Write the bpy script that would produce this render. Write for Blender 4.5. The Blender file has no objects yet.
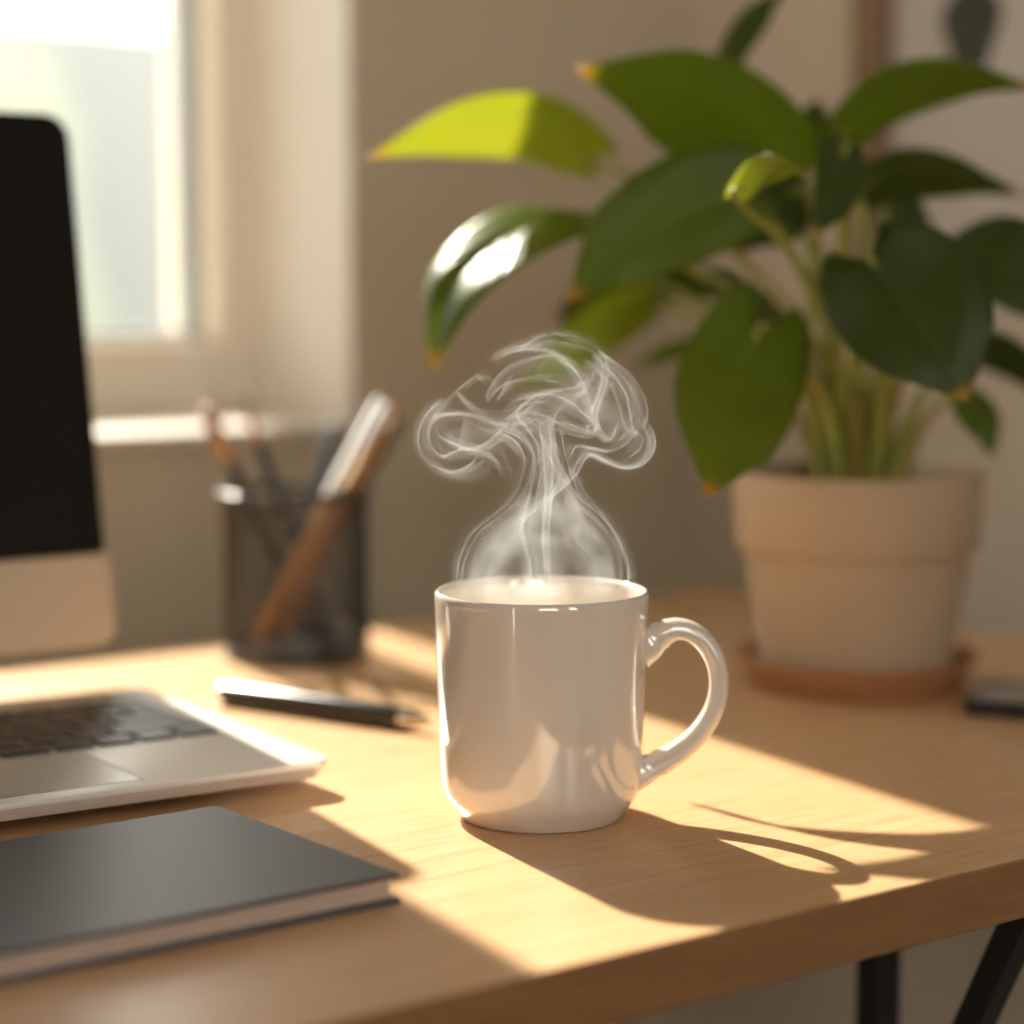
import bpy, bmesh, math, random
from mathutils import Vector, Matrix, noise

C = bpy.context.scene.collection
scene = bpy.context.scene
TOP = 0.74                      # height of the desk top above the floor
R = math.radians

# ------------------------------------------------------------------ camera
cam_data = bpy.data.cameras.new('camera')
cam = bpy.data.objects.new('camera', cam_data)
C.objects.link(cam)
cam.location = (-0.5171, -0.6673, TOP + 0.2075)
cam.rotation_euler = (R(90 - 5.97), 0, R(-37.0))
cam_data.sensor_width = 36
cam_data.lens = 77.34
cam_data.clip_start = 0.05
cam_data.dof.use_dof = True
cam_data.dof.focus_distance = 0.815
cam_data.dof.aperture_fstop = 3.3
scene.camera = cam

# ------------------------------------------------------------------ world, sun, exposure
world = bpy.data.worlds.new('world')
scene.world = world
world.use_nodes = True
bg = world.node_tree.nodes['Background']
bg.inputs['Color'].default_value = (1.0, 0.96, 0.90, 1)
bg.inputs['Strength'].default_value = 4.1
sun_data = bpy.data.lights.new('sun', 'SUN')
sun = bpy.data.objects.new('sun', sun_data)
C.objects.link(sun)
sun_data.energy = 15.0
sun_data.color = (1.0, 0.90, 0.77)
sun_data.angle = R(0.8)
sun_dir = Vector((-0.155, -1.0, -math.tan(R(35.0)) * 1.016))
sun.rotation_euler = sun_dir.to_track_quat('-Z', 'Y').to_euler()
sun.location = (0.6, 4.0, 3.5)
vs = scene.view_settings
vs.view_transform = 'Standard'
vs.look = 'None'
vs.gamma = 1
vs.use_curve_mapping = False
vs.exposure = 0.0
scene.cycles.transparent_max_bounces = 64
scene.cycles.max_bounces = 12
scene.cycles.diffuse_bounces = 6
scene.cycles.sample_clamp_indirect = 8

# ------------------------------------------------------------------ helpers
def T(p):
    return Vector((p[0], p[1], p[2] + TOP))

def obj(name, bm, mat=None, parent=None, smooth=True, loc=None, bevel=0, sharp=40):
    bmesh.ops.recalc_face_normals(bm, faces=bm.faces)
    me = bpy.data.meshes.new(name)
    bm.to_mesh(me); bm.free()
    if mat is not None:
        me.materials.append(mat)
    if smooth:
        me.polygons.foreach_set('use_smooth', [True] * len(me.polygons))
        me.set_sharp_from_angle(angle=R(sharp))
    o = bpy.data.objects.new(name, me)
    C.objects.link(o)
    if loc is not None:
        o.location = loc
    if parent is not None:
        o.parent = parent
    if bevel:
        m = o.modifiers.new('bevel', 'BEVEL'); m.width = bevel; m.segments = 3
        m.limit_method = 'ANGLE'; m.angle_limit = R(30)
    return o

def tag(o, label, cat, group=None):
    o['label'] = label; o['category'] = cat
    if group: o['group'] = group
    return o

def thing(name, label, cat, loc=(0, 0, 0), rz=0, group=None):
    o = bpy.data.objects.new(name, None); C.objects.link(o)
    o.empty_display_size = 0.02
    o.location = T(loc); o.rotation_euler = (0, 0, R(rz))
    return tag(o, label, cat, group)

def struct(o):
    o['kind'] = 'structure'
    return o

def box(bm, lo, hi):
    x0, y0, z0 = lo; x1, y1, z1 = hi
    v = [bm.verts.new(p) for p in ((x0, y0, z0), (x1, y0, z0), (x1, y1, z0), (x0, y1, z0),
                                   (x0, y0, z1), (x1, y0, z1), (x1, y1, z1), (x0, y1, z1))]
    for f in ((0, 3, 2, 1), (4, 5, 6, 7), (0, 1, 5, 4), (1, 2, 6, 5), (2, 3, 7, 6), (3, 0, 4, 7)):
        bm.faces.new([v[i] for i in f])
    return bm

def boxbm(lo, hi):
    return box(bmesh.new(), lo, hi)

def lathe(bm, prof, n=64, c=(0, 0, 0)):
    rings = []
    for r, z in prof:
        if r < 1e-6:
            rings.append([bm.verts.new((c[0], c[1], c[2] + z))])
        else:
            rings.append([bm.verts.new((c[0] + r * math.cos(2 * math.pi * k / n), c[1] + r * math.sin(2 * math.pi * k / n), c[2] + z)) for k in range(n)])
    for a, b in zip(rings, rings[1:]):
        for k in range(n):
            j = (k + 1) % n
            if len(a) == 1 and len(b) == 1: continue
            if len(a) == 1: bm.faces.new((a[0], b[k], b[j]))
            elif len(b) == 1: bm.faces.new((a[k], a[j], b[0]))
            else: bm.faces.new((a[k], a[j], b[j], b[k]))
    return bm

def spline(pts, n):
    """Catmull-Rom through the points (tuples of any length), n samples"""
    P = [tuple(p) for p in pts]
    P = [tuple(2 * a - b for a, b in zip(P[0], P[1]))] + P + [tuple(2 * a - b for a, b in zip(P[-1], P[-2]))]
    out = []
    m = len(P) - 3
    for i in range(n):
        t = i / (n - 1) * m
        k = min(int(t), m - 1); t -= k
        a, b, c, d = P[k:k + 4]
        out.append(tuple(0.5 * (2 * q + (r - p) * t + (2 * p - 5 * q + 4 * r - s) * t * t + (3 * q - p - 3 * r + s) * t ** 3)
                         for p, q, r, s in zip(a, b, c, d)))
    return out

def tube(bm, pts, rad, n=10, caps=True, flat=None):
    """round tube; flat=(axis, factor) squeezes the section along an axis"""
    pts = [Vector(p) for p in pts]
    m = len(pts)
    if not hasattr(rad, '__len__'): rad = [rad] * m
    up = None; rings = []
    for i, p in enumerate(pts):
        t = (pts[min(i + 1, m - 1)] - pts[max(i - 1, 0)]).normalized()
        if up is None:
            up = Vector((0, 0, 1)) if abs(t.z) < 0.9 else Vector((1, 0, 0))
        a = (up - t * up.dot(t)).normalized(); b = t.cross(a); up = a
        ring = []
        for k in range(n):
            o = (a * math.cos(2 * math.pi * k / n) + b * math.sin(2 * math.pi * k / n)) * rad[i]
            if flat: o += flat[0] * (o.dot(flat[0]) * (flat[1] - 1))
            ring.append(bm.verts.new(p + o))
        rings.append(ring)
    for r, s in zip(rings, rings[1:]):
        for k in range(n):
            j = (k + 1) % n
            bm.faces.new((r[k], r[j], s[j], s[k]))
    if caps:
        bm.faces.new(rings[0][::-1]); bm.faces.new(rings[-1])
    return bm

def rounded_slab(bm, x0, y0, x1, y1, z0, z1, r, n=8, inset=0.0, e=0.0006):
    """slab with rounded corners in plan, a soft top edge and a bottom drawn in by inset"""
    def loop(d, z):
        vs_ = []
        for cx, cy, a0 in ((x1 - r, y1 - r, 0), (x0 + r, y1 - r, 90), (x0 + r, y0 + r, 180), (x1 - r, y0 + r, 270)):
            for k in range(n + 1):
                a = R(a0 + 90 * k / n)
                vs_.append(bm.verts.new((cx + (r - d) * math.cos(a), cy + (r - d) * math.sin(a), z)))
        return vs_
    rows = [loop(inset, z0), loop(inset * 0.3, z0 + (z1 - z0) * 0.45), loop(0, z0 + (z1 - z0) * 0.7), loop(0, z1 - e), loop(e * 0.4, z1 - e * 0.3), loop(e, z1)]
    for a, b in zip(rows, rows[1:]):
        m = len(a)
        for k in range(m):
            j = (k + 1) % m
            bm.faces.new((a[k], a[j], b[j], b[k]))
    bm.faces.new(rows[0][::-1]); bm.faces.new(rows[-1])
    return bm

# ------------------------------------------------------------------ materials
def mat(name, color, rough=0.5, metal=0.0, spec=0.5, noise_amt=0.0, noise_scale=40.0, bump=0.0, bump_scale=200.0, coat=0.0):
    m = bpy.data.materials.new(name); m.use_nodes = True
    nt = m.node_tree; b = nt.nodes['Principled BSDF']
    b.inputs['Base Color'].default_value = (*color, 1)
    b.inputs['Roughness'].default_value = rough
    b.inputs['Metallic'].default_value = metal
    b.inputs['Specular IOR Level'].default_value = spec
    b.inputs['Coat Weight'].default_value = coat
    if noise_amt or bump:
        tc = nt.nodes.new('ShaderNodeTexCoord')
    if noise_amt:
        n = nt.nodes.new('ShaderNodeTexNoise'); n.inputs['Scale'].default_value = noise_scale; n.inputs['Detail'].default_value = 4
        nt.links.new(tc.outputs['Object'], n.inputs['Vector'])
        mx = nt.nodes.new('ShaderNodeMix'); mx.data_type = 'RGBA'
        mx.inputs['A'].default_value = (*[c * (1 - noise_amt) for c in color], 1)
        mx.inputs['B'].default_value = (*[min(1, c * (1 + noise_amt)) for c in color], 1)
        nt.links.new(n.outputs['Fac'], mx.inputs['Factor'])
        nt.links.new(mx.outputs['Result'], b.inputs['Base Color'])
    if bump:
        n2 = nt.nodes.new('ShaderNodeTexNoise'); n2.inputs['Scale'].default_value = bump_scale; n2.inputs['Detail'].default_value = 3
        nt.links.new(tc.outputs['Object'], n2.inputs['Vector'])
        bp = nt.nodes.new('ShaderNodeBump'); bp.inputs['Strength'].default_value = bump; bp.inputs['Distance'].default_value = 0.001
        nt.links.new(n2.outputs['Fac'], bp.inputs['Height'])
        nt.links.new(bp.outputs['Normal'], b.inputs['Normal'])
    return m

def wood_mat(name, stops, stretch, rough=0.35, bump=0.08):
    m = bpy.data.materials.new(name); m.use_nodes = True
    nt = m.node_tree; b = nt.nodes['Principled BSDF']; L = nt.links
    tc = nt.nodes.new('ShaderNodeTexCoord')
    mp = nt.nodes.new('ShaderNodeMapping'); mp.inputs['Scale'].default_value = stretch
    L.new(tc.outputs['Object'], mp.inputs['Vector'])
    n1 = nt.nodes.new('ShaderNodeTexNoise'); n1.inputs['Scale'].default_value = 14; n1.inputs['Detail'].default_value = 6; n1.inputs['Roughness'].default_value = 0.6; n1.inputs['Distortion'].default_value = 0.6
    n2 = nt.nodes.new('ShaderNodeTexNoise'); n2.inputs['Scale'].default_value = 90; n2.inputs['Detail'].default_value = 3
    L.new(mp.outputs['Vector'], n1.inputs['Vector']); L.new(mp.outputs['Vector'], n2.inputs['Vector'])
    mx = nt.nodes.new('ShaderNodeMix'); mx.data_type = 'FLOAT'; mx.inputs['Factor'].default_value = 0.35
    L.new(n1.outputs['Fac'], mx.inputs['A']); L.new(n2.outputs['Fac'], mx.inputs['B'])
    rp = nt.nodes.new('ShaderNodeValToRGB')
    el = rp.color_ramp.elements
    el[0].position, el[0].color = stops[0][0], (*stops[0][1], 1)
    el[1].position, el[1].color = stops[-1][0], (*stops[-1][1], 1)
    for p, c in stops[1:-1]:
        e = el.new(p); e.color = (*c, 1)
    L.new(mx.outputs['Result'], rp.inputs['Fac'])
    L.new(rp.outputs['Color'], b.inputs['Base Color'])
    b.inputs['Roughness'].default_value = rough
    bp = nt.nodes.new('ShaderNodeBump'); bp.inputs['Strength'].default_value = bump; bp.inputs['Distance'].default_value = 0.0006
    L.new(mx.outputs['Result'], bp.inputs['Height']); L.new(bp.outputs['Normal'], b.inputs['Normal'])
    return m

def glass_mat(name):
    m = bpy.data.materials.new(name); m.use_nodes = True
    nt = m.node_tree; nt.nodes.remove(nt.nodes['Principled BSDF'])
    out = nt.nodes['Material Output']
    tr = nt.nodes.new('ShaderNodeBsdfTransparent'); tr.inputs['Color'].default_value = (0.97, 0.98, 0.97, 1)
    gl = nt.nodes.new('ShaderNodeBsdfGlossy'); gl.inputs['Roughness'].default_value = 0.02
    fr = nt.nodes.new('ShaderNodeFresnel'); fr.inputs['IOR'].default_value = 1.3
    mx = nt.nodes.new('ShaderNodeMixShader')
    nt.links.new(fr.outputs['Fac'], mx.inputs['Fac'])
    nt.links.new(tr.outputs['BSDF'], mx.inputs[1]); nt.links.new(gl.outputs['BSDF'], mx.inputs[2])
    nt.links.new(mx.outputs['Shader'], out.inputs['Surface'])
    return m

def leaf_mat(name, dark, light, glow, trans=0.45):
    m = bpy.data.materials.new(name); m.use_nodes = True
    nt = m.node_tree; b = nt.nodes['Principled BSDF']; L = nt.links
    out = nt.nodes['Material Output']
    uv = nt.nodes.new('ShaderNodeUVMap'); uv.uv_map = 'leaf'
    sep = nt.nodes.new('ShaderNodeSeparateXYZ'); L.new(uv.outputs['UV'], sep.inputs['Vector'])
    def math_(op, a, b_=None, c=None):
        n = nt.nodes.new('ShaderNodeMath'); n.operation = op
        for i, v_ in enumerate((a, b_, c)):
            if v_ is None: continue
            if isinstance(v_, (int, float)): n.inputs[i].default_value = v_
            else: L.new(v_, n.inputs[i])
        return n.outputs[0]
    across = math_('ABSOLUTE', sep.outputs['X'])
    # side veins sweep towards the tip; the midrib is a thin pale line
    ph = math_('MULTIPLY', math_('SUBTRACT', sep.outputs['Y'], math_('MULTIPLY', across, 0.30)), 62.0)
    vein = math_('POWER', math_('ADD', math_('MULTIPLY', math_('SINE', ph), 0.5), 0.5), 5.0)
    rib = math_('LESS_THAN', across, 0.035)
    nz = nt.nodes.new('ShaderNodeTexNoise'); nz.inputs['Scale'].default_value = 55; nz.inputs['Detail'].default_value = 3
    tc = nt.nodes.new('ShaderNodeTexCoord'); L.new(tc.outputs['Object'], nz.inputs['Vector'])
    base = nt.nodes.new('ShaderNodeMix'); base.data_type = 'RGBA'
    base.inputs['A'].default_value = (*dark, 1); base.inputs['B'].default_value = (*light, 1)
    L.new(math_('MAXIMUM', math_('MULTIPLY', nz.outputs['Fac'], 0.6), math_('MAXIMUM', math_('MULTIPLY', vein, 0.45), math_('MULTIPLY', rib, 0.9))), base.inputs['Factor'])
    tip = nt.nodes.new('ShaderNodeMapRange'); tip.inputs['From Min'].default_value = 0.90; tip.inputs['From Max'].default_value = 0.985
    L.new(sep.outputs['Y'], tip.inputs['Value'])
    col = nt.nodes.new('ShaderNodeMix'); col.data_type = 'RGBA'; col.inputs['B'].default_value = (0.62, 0.36, 0.07, 1)
    L.new(tip.outputs['Result'], col.inputs['Factor']); L.new(base.outputs['Result'], col.inputs['A'])
    L.new(col.outputs['Result'], b.inputs['Base Color'])
    b.inputs['Roughness'].default_value = 0.36
    b.inputs['Specular IOR Level'].default_value = 0.35
    g = nt.nodes.new('ShaderNodeMix'); g.data_type = 'RGBA'; g.inputs['A'].default_value = (*glow, 1); g.inputs['B'].default_value = (0.75, 0.5, 0.1, 1)
    L.new(tip.outputs['Result'], g.inputs['Factor'])
    tr = nt.nodes.new('ShaderNodeBsdfTranslucent'); L.new(g.outputs['Result'], tr.inputs['Color'])
    mx = nt.nodes.new('ShaderNodeMixShader'); mx.inputs['Fac'].default_value = trans
    L.new(b.outputs['BSDF'], mx.inputs[1]); L.new(tr.outputs['BSDF'], mx.inputs[2])
    L.new(mx.outputs['Shader'], out.inputs['Surface'])
    bp = nt.nodes.new('ShaderNodeBump'); bp.inputs['Strength'].default_value = 0.25; bp.inputs['Distance'].default_value = 0.0012
    L.new(math_('MULTIPLY', vein, -1.0), bp.inputs['Height']); L.new(bp.outputs['Normal'], b.inputs['Normal'])
    return m

M_wall = mat('wall_paint', (0.57, 0.50, 0.37), 0.85, noise_amt=0.04, noise_scale=6, bump=0.05, bump_scale=300)
M_wallr = mat('side_wall_paint', (0.62, 0.55, 0.46), 0.85, noise_amt=0.04, noise_scale=6, bump=0.05, bump_scale=300)
M_reveal = mat('window_paint', (0.74, 0.66, 0.56), 0.6)
M_sill = mat('sill_paint', (0.66, 0.61, 0.55), 0.5)
M_ceiling = mat('ceiling_paint', (0.72, 0.68, 0.60), 0.9)
M_floor = wood_mat('floor_boards', [(0.3, (0.10, 0.075, 0.055)), (0.7, (0.17, 0.13, 0.10))], (1, 8, 1), 0.5)
M_oak = wood_mat('oak', [(0.30, (0.47, 0.265, 0.120)), (0.5, (0.60, 0.370, 0.192)), (0.72, (0.67, 0.435, 0.245))], (1.1, 14, 14), 0.32)
M_edge = wood_mat('shaded_oak_edge', [(0.30, (0.20, 0.092, 0.032)), (0.5, (0.26, 0.128, 0.048)), (0.72, (0.31, 0.165, 0.066))], (1.1, 14, 14), 0.45)
M_black_metal = mat('black_metal', (0.012, 0.012, 0.012), 0.45, spec=0.4)
M_porcelain = mat('porcelain', (0.74, 0.675, 0.60), 0.05, spec=0.5)
M_porcelain.node_tree.nodes['Principled BSDF'].inputs['IOR'].default_value = 2.4
M_alu = mat('aluminium', (0.76, 0.74, 0.71), 0.36, metal=0.3)
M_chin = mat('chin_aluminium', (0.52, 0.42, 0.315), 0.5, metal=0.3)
M_screen = mat('black_screen', (0.006, 0.006, 0.005), 0.22, spec=0.25)
M_key = mat('key_plastic', (0.018, 0.018, 0.018), 0.32, spec=0.5)
M_well = mat('key_well', (0.50, 0.49, 0.47), 0.45, metal=0.3)
M_hinge = mat('hinge_black', (0.03, 0.03, 0.03), 0.5)
M_pad = mat('trackpad', (0.66, 0.64, 0.62), 0.33, metal=0.3)
M_cover = mat('notebook_cover', (0.068, 0.078, 0.096), 0.42, spec=0.6, noise_amt=0.08, noise_scale=120, bump=0.12, bump_scale=900)
M_paper = mat('page_paper', (0.52, 0.39, 0.32), 0.8, noise_amt=0.08, noise_scale=300)
M_pot = mat('matte_tan_clay', (0.45, 0.335, 0.22), 0.75, noise_amt=0.06, noise_scale=30, bump=0.1, bump_scale=160)
M_terra = mat('terracotta', (0.42, 0.20, 0.085), 0.6, noise_amt=0.08, noise_scale=30)
M_soil = mat('soil', (0.035, 0.022, 0.013), 0.95, noise_amt=0.5, noise_scale=120, bump=1.0, bump_scale=120)
M_stem = mat('stem_green', (0.30, 0.32, 0.055), 0.45, noise_amt=0.25, noise_scale=30)
M_sheath = mat('sheath_ochre', (0.36, 0.27, 0.06), 0.5, noise_amt=0.25, noise_scale=30)
M_mesh = mat('black_wire', (0.025, 0.022, 0.020), 0.28, metal=0.0, spec=0.7)
M_penblk = mat('black_pen', (0.014, 0.014, 0.015), 0.22, spec=0.6, coat=0.4)
M_chrome = mat('chrome', (0.85, 0.82, 0.78), 0.12, metal=1.0)
M_copper = mat('copper_lacquer', (0.50, 0.27, 0.12), 0.3, metal=0.5)
M_brownwood = mat('brown_wood', (0.34, 0.17, 0.07), 0.45, noise_amt=0.15, noise_scale=60)
M_slate = mat('slate_pen', (0.07, 0.085, 0.10), 0.35)
M_white = mat('white_cap', (0.8, 0.8, 0.8), 0.25, spec=0.6)
M_frame = mat('brown_frame_wood', (0.23, 0.145, 0.08), 0.5, noise_amt=0.15, noise_scale=40)
M_mat = mat('picture_paper', (0.56, 0.53, 0.49), 0.8)
M_ink = mat('dark_green_ink', (0.055, 0.062, 0.048), 0.8)
M_glass = glass_mat('window_glass')
M_gasket = mat('grey_gasket', (0.32, 0.33, 0.33), 0.6)
M_plaster = mat('pale_plaster', (0.31, 0.315, 0.315), 0.9, noise_amt=0.03, noise_scale=1)
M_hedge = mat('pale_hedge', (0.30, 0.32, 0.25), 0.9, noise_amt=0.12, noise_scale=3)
M_lawn = mat('lawn', (0.22, 0.25, 0.14), 0.95, noise_amt=0.2, noise_scale=2)
M_cloth = mat('cream_cloth', (0.75, 0.68, 0.56), 0.9, noise_amt=0.05, noise_scale=80)
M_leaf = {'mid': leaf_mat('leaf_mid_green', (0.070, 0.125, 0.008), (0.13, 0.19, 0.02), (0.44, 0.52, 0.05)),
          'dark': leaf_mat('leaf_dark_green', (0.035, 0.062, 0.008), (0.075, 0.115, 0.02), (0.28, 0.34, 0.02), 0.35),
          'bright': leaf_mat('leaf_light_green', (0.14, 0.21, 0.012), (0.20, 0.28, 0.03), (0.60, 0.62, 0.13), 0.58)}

# ------------------------------------------------------------------ the room
U1, V1 = 0.60, 0.60              # side wall plane, window wall plane (room side)
ou0, ou1, oz0, oz1 = -0.75, 0.304, TOP + 0.1045, TOP + 1.25      # window opening
bm = bmesh.new()
for lo, hi in (((-2.4, V1, 0), (ou0, 0.80, 2.6)), ((ou1, V1, 0), (U1, 0.80, 2.6)),
               ((ou0, V1, 0), (ou1, 0.80, oz0)), ((ou0, V1, oz1), (ou1, 0.80, 2.6))):
    box(bm, lo, hi)
struct(obj('wall_window', bm, M_wall, smooth=False))
struct(obj('wall_right', boxbm((U1, -2.0, 0), (U1 + 0.12, 0.80, 2.6)), M_wallr, smooth=False))
bm = bmesh.new()                # left wall; its slit to the floor is added for a streak on the mug
for lo, hi in (((-2.52, -2.0, 0), (-2.4, -1.09, 2.6)), ((-2.52, -1.09, 2.1), (-2.4, -0.98, 2.6)), ((-2.52, -0.98, 0), (-2.4, 0.80, 2.6))):
    box(bm, lo, hi)
struct(obj('wall_left', bm, M_wall, smooth=False))
bm = bmesh.new()                # wall behind the camera; its two openings are added to let in fill light
for lo, hi in (((-2.52, -2.12, 0), (-1.75, -2.0, 2.6)), ((-1.75, -2.12, 0), (-0.75, -2.0, 0.85)), ((-1.75, -2.12, 2.2), (-0.75, -2.0, 2.6)),
               ((-0.75, -2.12, 0), (-0.30, -2.0, 2.6)), ((-0.30, -2.12, 0), (0.0, -2.0, 0.85)), ((-0.30, -2.12, 2.2), (0.0, -2.0, 2.6)), ((0.0, -2.12, 0), (U1 + 0.12, -2.0, 2.6))):
    box(bm, lo, hi)
struct(obj('wall_back', bm, M_wall, smooth=False))
struct(obj('ceiling', boxbm((-2.52, -2.0, 2.6), (U1 + 0.12, 0.80, 2.7)), M_ceiling, smooth=False))
struct(obj('floor', boxbm((-2.52, -2.0, -0.08), (U1 + 0.12, 0.80, 0.0)), M_floor, smooth=False))
bm = bmesh.new()
box(bm, (U1 - 0.014, -2.0, 0), (U1, V1, 0.09))
struct(obj('baseboard_right', bm, M_sill, bevel=0.003))
# white lining of the window recess
bm = bmesh.new()
box(bm, (ou1 - 0.004, V1, oz0), (ou1, 0.72, oz1))
box(bm, (ou0, V1, oz0), (ou0 + 0.004, 0.72, oz1))
box(bm, (ou0 + 0.004, V1, oz1 - 0.004), (ou1 - 0.004, 0.72, oz1))
struct(obj('trim_1', bm, M_sill, smooth=False))
# sill board
bm = boxbm((ou0 - 0.02, V1 - 0.022, TOP + 0.1045), (ou1 - 0.0045, 0.72, TOP + 0.1125))
struct(obj('trim_2', bm, M_sill, bevel=0.002))
# window: fixed frame, gasket, pane
win = bpy.data.objects.new('window_1', None); C.objects.link(win); win.location = (0, 0.76, TOP + 0.6); struct(win)
g0, g1, h0, h1 = -0.70, 0.266, 0.166 - 0.6, 1.20 - 0.6
a0, a1, b0, b1 = ou0, ou1, 0.1125 - 0.6, 1.25 - 0.6
bm = bmesh.new()
box(bm, (a0, -0.04, b0), (g0, 0.04, b1)); box(bm, (g1, -0.04, b0), (a1, 0.04, b1))
box(bm, (g0, -0.04, b0), (g1, 0.04, h0)); box(bm, (g0, -0.04, h1), (g1, 0.04, b1))
obj('window_frame', bm, M_reveal, win, bevel=0.004)
q = 0.006
bm = bmesh.new()
box(bm, (g0, -0.012, h0), (g0 + q, 0.012, h1)); box(bm, (g1 - q, -0.012, h0), (g1, 0.012, h1))
box(bm, (g0 + q, -0.012, h0), (g1 - q, 0.012, h0 + q)); box(bm, (g0 + q, -0.012, h1 - q), (g1 - q, 0.012, h1))
obj('gasket', bm, M_gasket, win, smooth=False)
obj('pane', boxbm((g0 + q, -0.003, h0 + q), (g1 - q, 0.003, h1 - q)), M_glass, win, smooth=False)

# outside the window
struct(obj('ground', boxbm((-8, 0.80, -0.5), (10, 16, -0.4)), M_lawn, smooth=False))
struct(obj('wall_garden', boxbm((0.6, 8.0, -0.4), (9, 8.25, 2.05)), M_plaster, bevel=0.02))
bm = bmesh.new()
bmesh.ops.create_grid(bm, x_segments=60, y_segments=24, size=0.5)
for v in bm.verts:
    x, y = v.co.x + 0.5, v.co.y + 0.5
    a = y * math.pi
    p = Vector((-6.0 + 9.15 * x, 7.2 - 0.9 * math.cos(a) * 0.6, -0.4 + 2.2 * math.sin(a)))
    d = noise.fractal(p * 2.2, 1.0, 2.0, 4)
    v.co = p + Vector((0.05 * d, -0.22 * d, 0.18 * d * math.sin(a)))
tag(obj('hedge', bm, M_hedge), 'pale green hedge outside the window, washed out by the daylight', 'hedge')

# curtain added above the monitor, out of frame, to shade the desk's front left
bm = bmesh.new()
cols = []
for i in range(73):
    x = -0.98 + 0.970 * i / 72
    y = 0.545 + 0.022 * math.sin(i * 0.9) + 0.006 * math.sin(i * 2.3)
    cols.append([bm.verts.new((x, y, TOP + 0.37 + 1.03 * k / 10)) for k in range(11)])
for a, b in zip(cols, cols[1:]):
    for k in range(10):
        bm.faces.new((a[k], b[k], b[k + 1], a[k + 1]))
cu = thing('unseen_curtain', 'short cream curtain added above the monitor to shade the desk front', 'unseen_curtain', (-0.5, 0.545, 1.4))
c_ = obj('cloth', bm, M_cloth, cu); c_.location = -cu.location
s_ = c_.modifiers.new('thick', 'SOLIDIFY'); s_.thickness = 0.0012
bm = tube(bmesh.new(), [(-0.55, 0, 0.012), (0.55, 0, 0.012)], 0.007, 12)
obj('rod', bm, M_black_metal, cu)
bm = bmesh.new()
for x in (-0.5, 0.5): obj('bracket', boxbm((x - 0.006, 0, 0.006), (x + 0.006, 0.055, 0.018)), M_black_metal, cu, smooth=False)

# framed print on the side wall
pf = thing('framed_print', 'framed print with thin brown wooden frame on the wall behind the plant', 'picture', (U1 - 0.0005, 0.10, 0.205))
y0, y1, z0, z1, w = -0.32, 0.307, 0.0, 0.62, 0.026
bm = bmesh.new()
box(bm, (-0.018, y0, z0), (0, y0 + w, z1)); box(bm, (-0.018, y1 - w, z0), (0, y1, z1))
box(bm, (-0.018, y0 + w, z0), (0, y1 - w, z0 + w)); box(bm, (-0.018, y0 + w, z1 - w), (0, y1 - w, z1))
obj('frame', bm, M_frame, pf, bevel=0.002)
obj('paper', boxbm((-0.006, y0 + w, z0 + w), (-0.001, y1 - w, z1 - w)), M_mat, pf, smooth=False)
bm = bmesh.new()
for (cy, cz, ry, rz) in ((0.212, 0.166, 0.024, 0.029),):
    n = 32
    f = [bm.verts.new((-0.0065, cy + ry * math.cos(2 * math.pi * k / n) * (1 + 0.15 * math.sin(3 * 2 * math.pi * k / n)), cz + rz * math.sin(2 * math.pi * k / n))) for k in range(n)]
    g = [bm.verts.new((-0.006, v.co.y, v.co.z)) for v in f]
    bm.faces.new(f); bm.faces.new(g[::-1])
    for k in range(n): bm.faces.new((f[k], f[(k + 1) % n], g[(k + 1) % n], g[k]))
obj('printed_motif', bm, M_ink, pf, smooth=False)

# ------------------------------------------------------------------ desk
desk = thing('desk', 'light oak desk with black metal legs standing by the window', 'desk', (-0.3, 0.139, -TOP))
def on_desk(o): o.location = (-desk.location.x, -desk.location.y, 0); return o
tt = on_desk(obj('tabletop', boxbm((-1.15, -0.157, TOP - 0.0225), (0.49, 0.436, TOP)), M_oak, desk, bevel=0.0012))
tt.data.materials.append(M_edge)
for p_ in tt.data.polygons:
    if abs(p_.normal.z) < 0.5: p_.material_index = 1       # edge shade put into a darker oak colour
def leg(p, q, w=0.0095):
    bm = bmesh.new()
    p, q = Vector(p), Vector(q)
    vs_ = []
    for c in (p, q):
        vs_.append([bm.verts.new(c + Vector((sx * w, sy * w, 0))) for sx, sy in ((-1, -1), (1, -1), (1, 1), (-1, 1))])
    for k in range(4):
        j = (k + 1) % 4
        bm.faces.new((vs_[0][k], vs_[0][j], vs_[1][j], vs_[1][k]))
    bm.faces.new(vs_[0]); bm.faces.new(vs_[1][::-1])
    on_desk(obj('leg', bm, M_black_metal, desk, bevel=0.001))
zt = TOP - 0.0225
leg((0.160, -0.117, zt), (0.160, 0.219, 0), 0.0065)
leg((0.2215, 0.0283, zt), (0.2215, 0.0283, 0), 0.0075)
leg((-0.95, -0.108, zt), (-0.95, 0.262, 0))
leg((-1.02, 0.0283, zt), (-1.02, 0.0283, 0))
leg((0.30, 0.36, zt), (0.30, 0.36, 0))
leg((-1.02, 0.36, zt), (-1.02, 0.36, 0))

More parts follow.
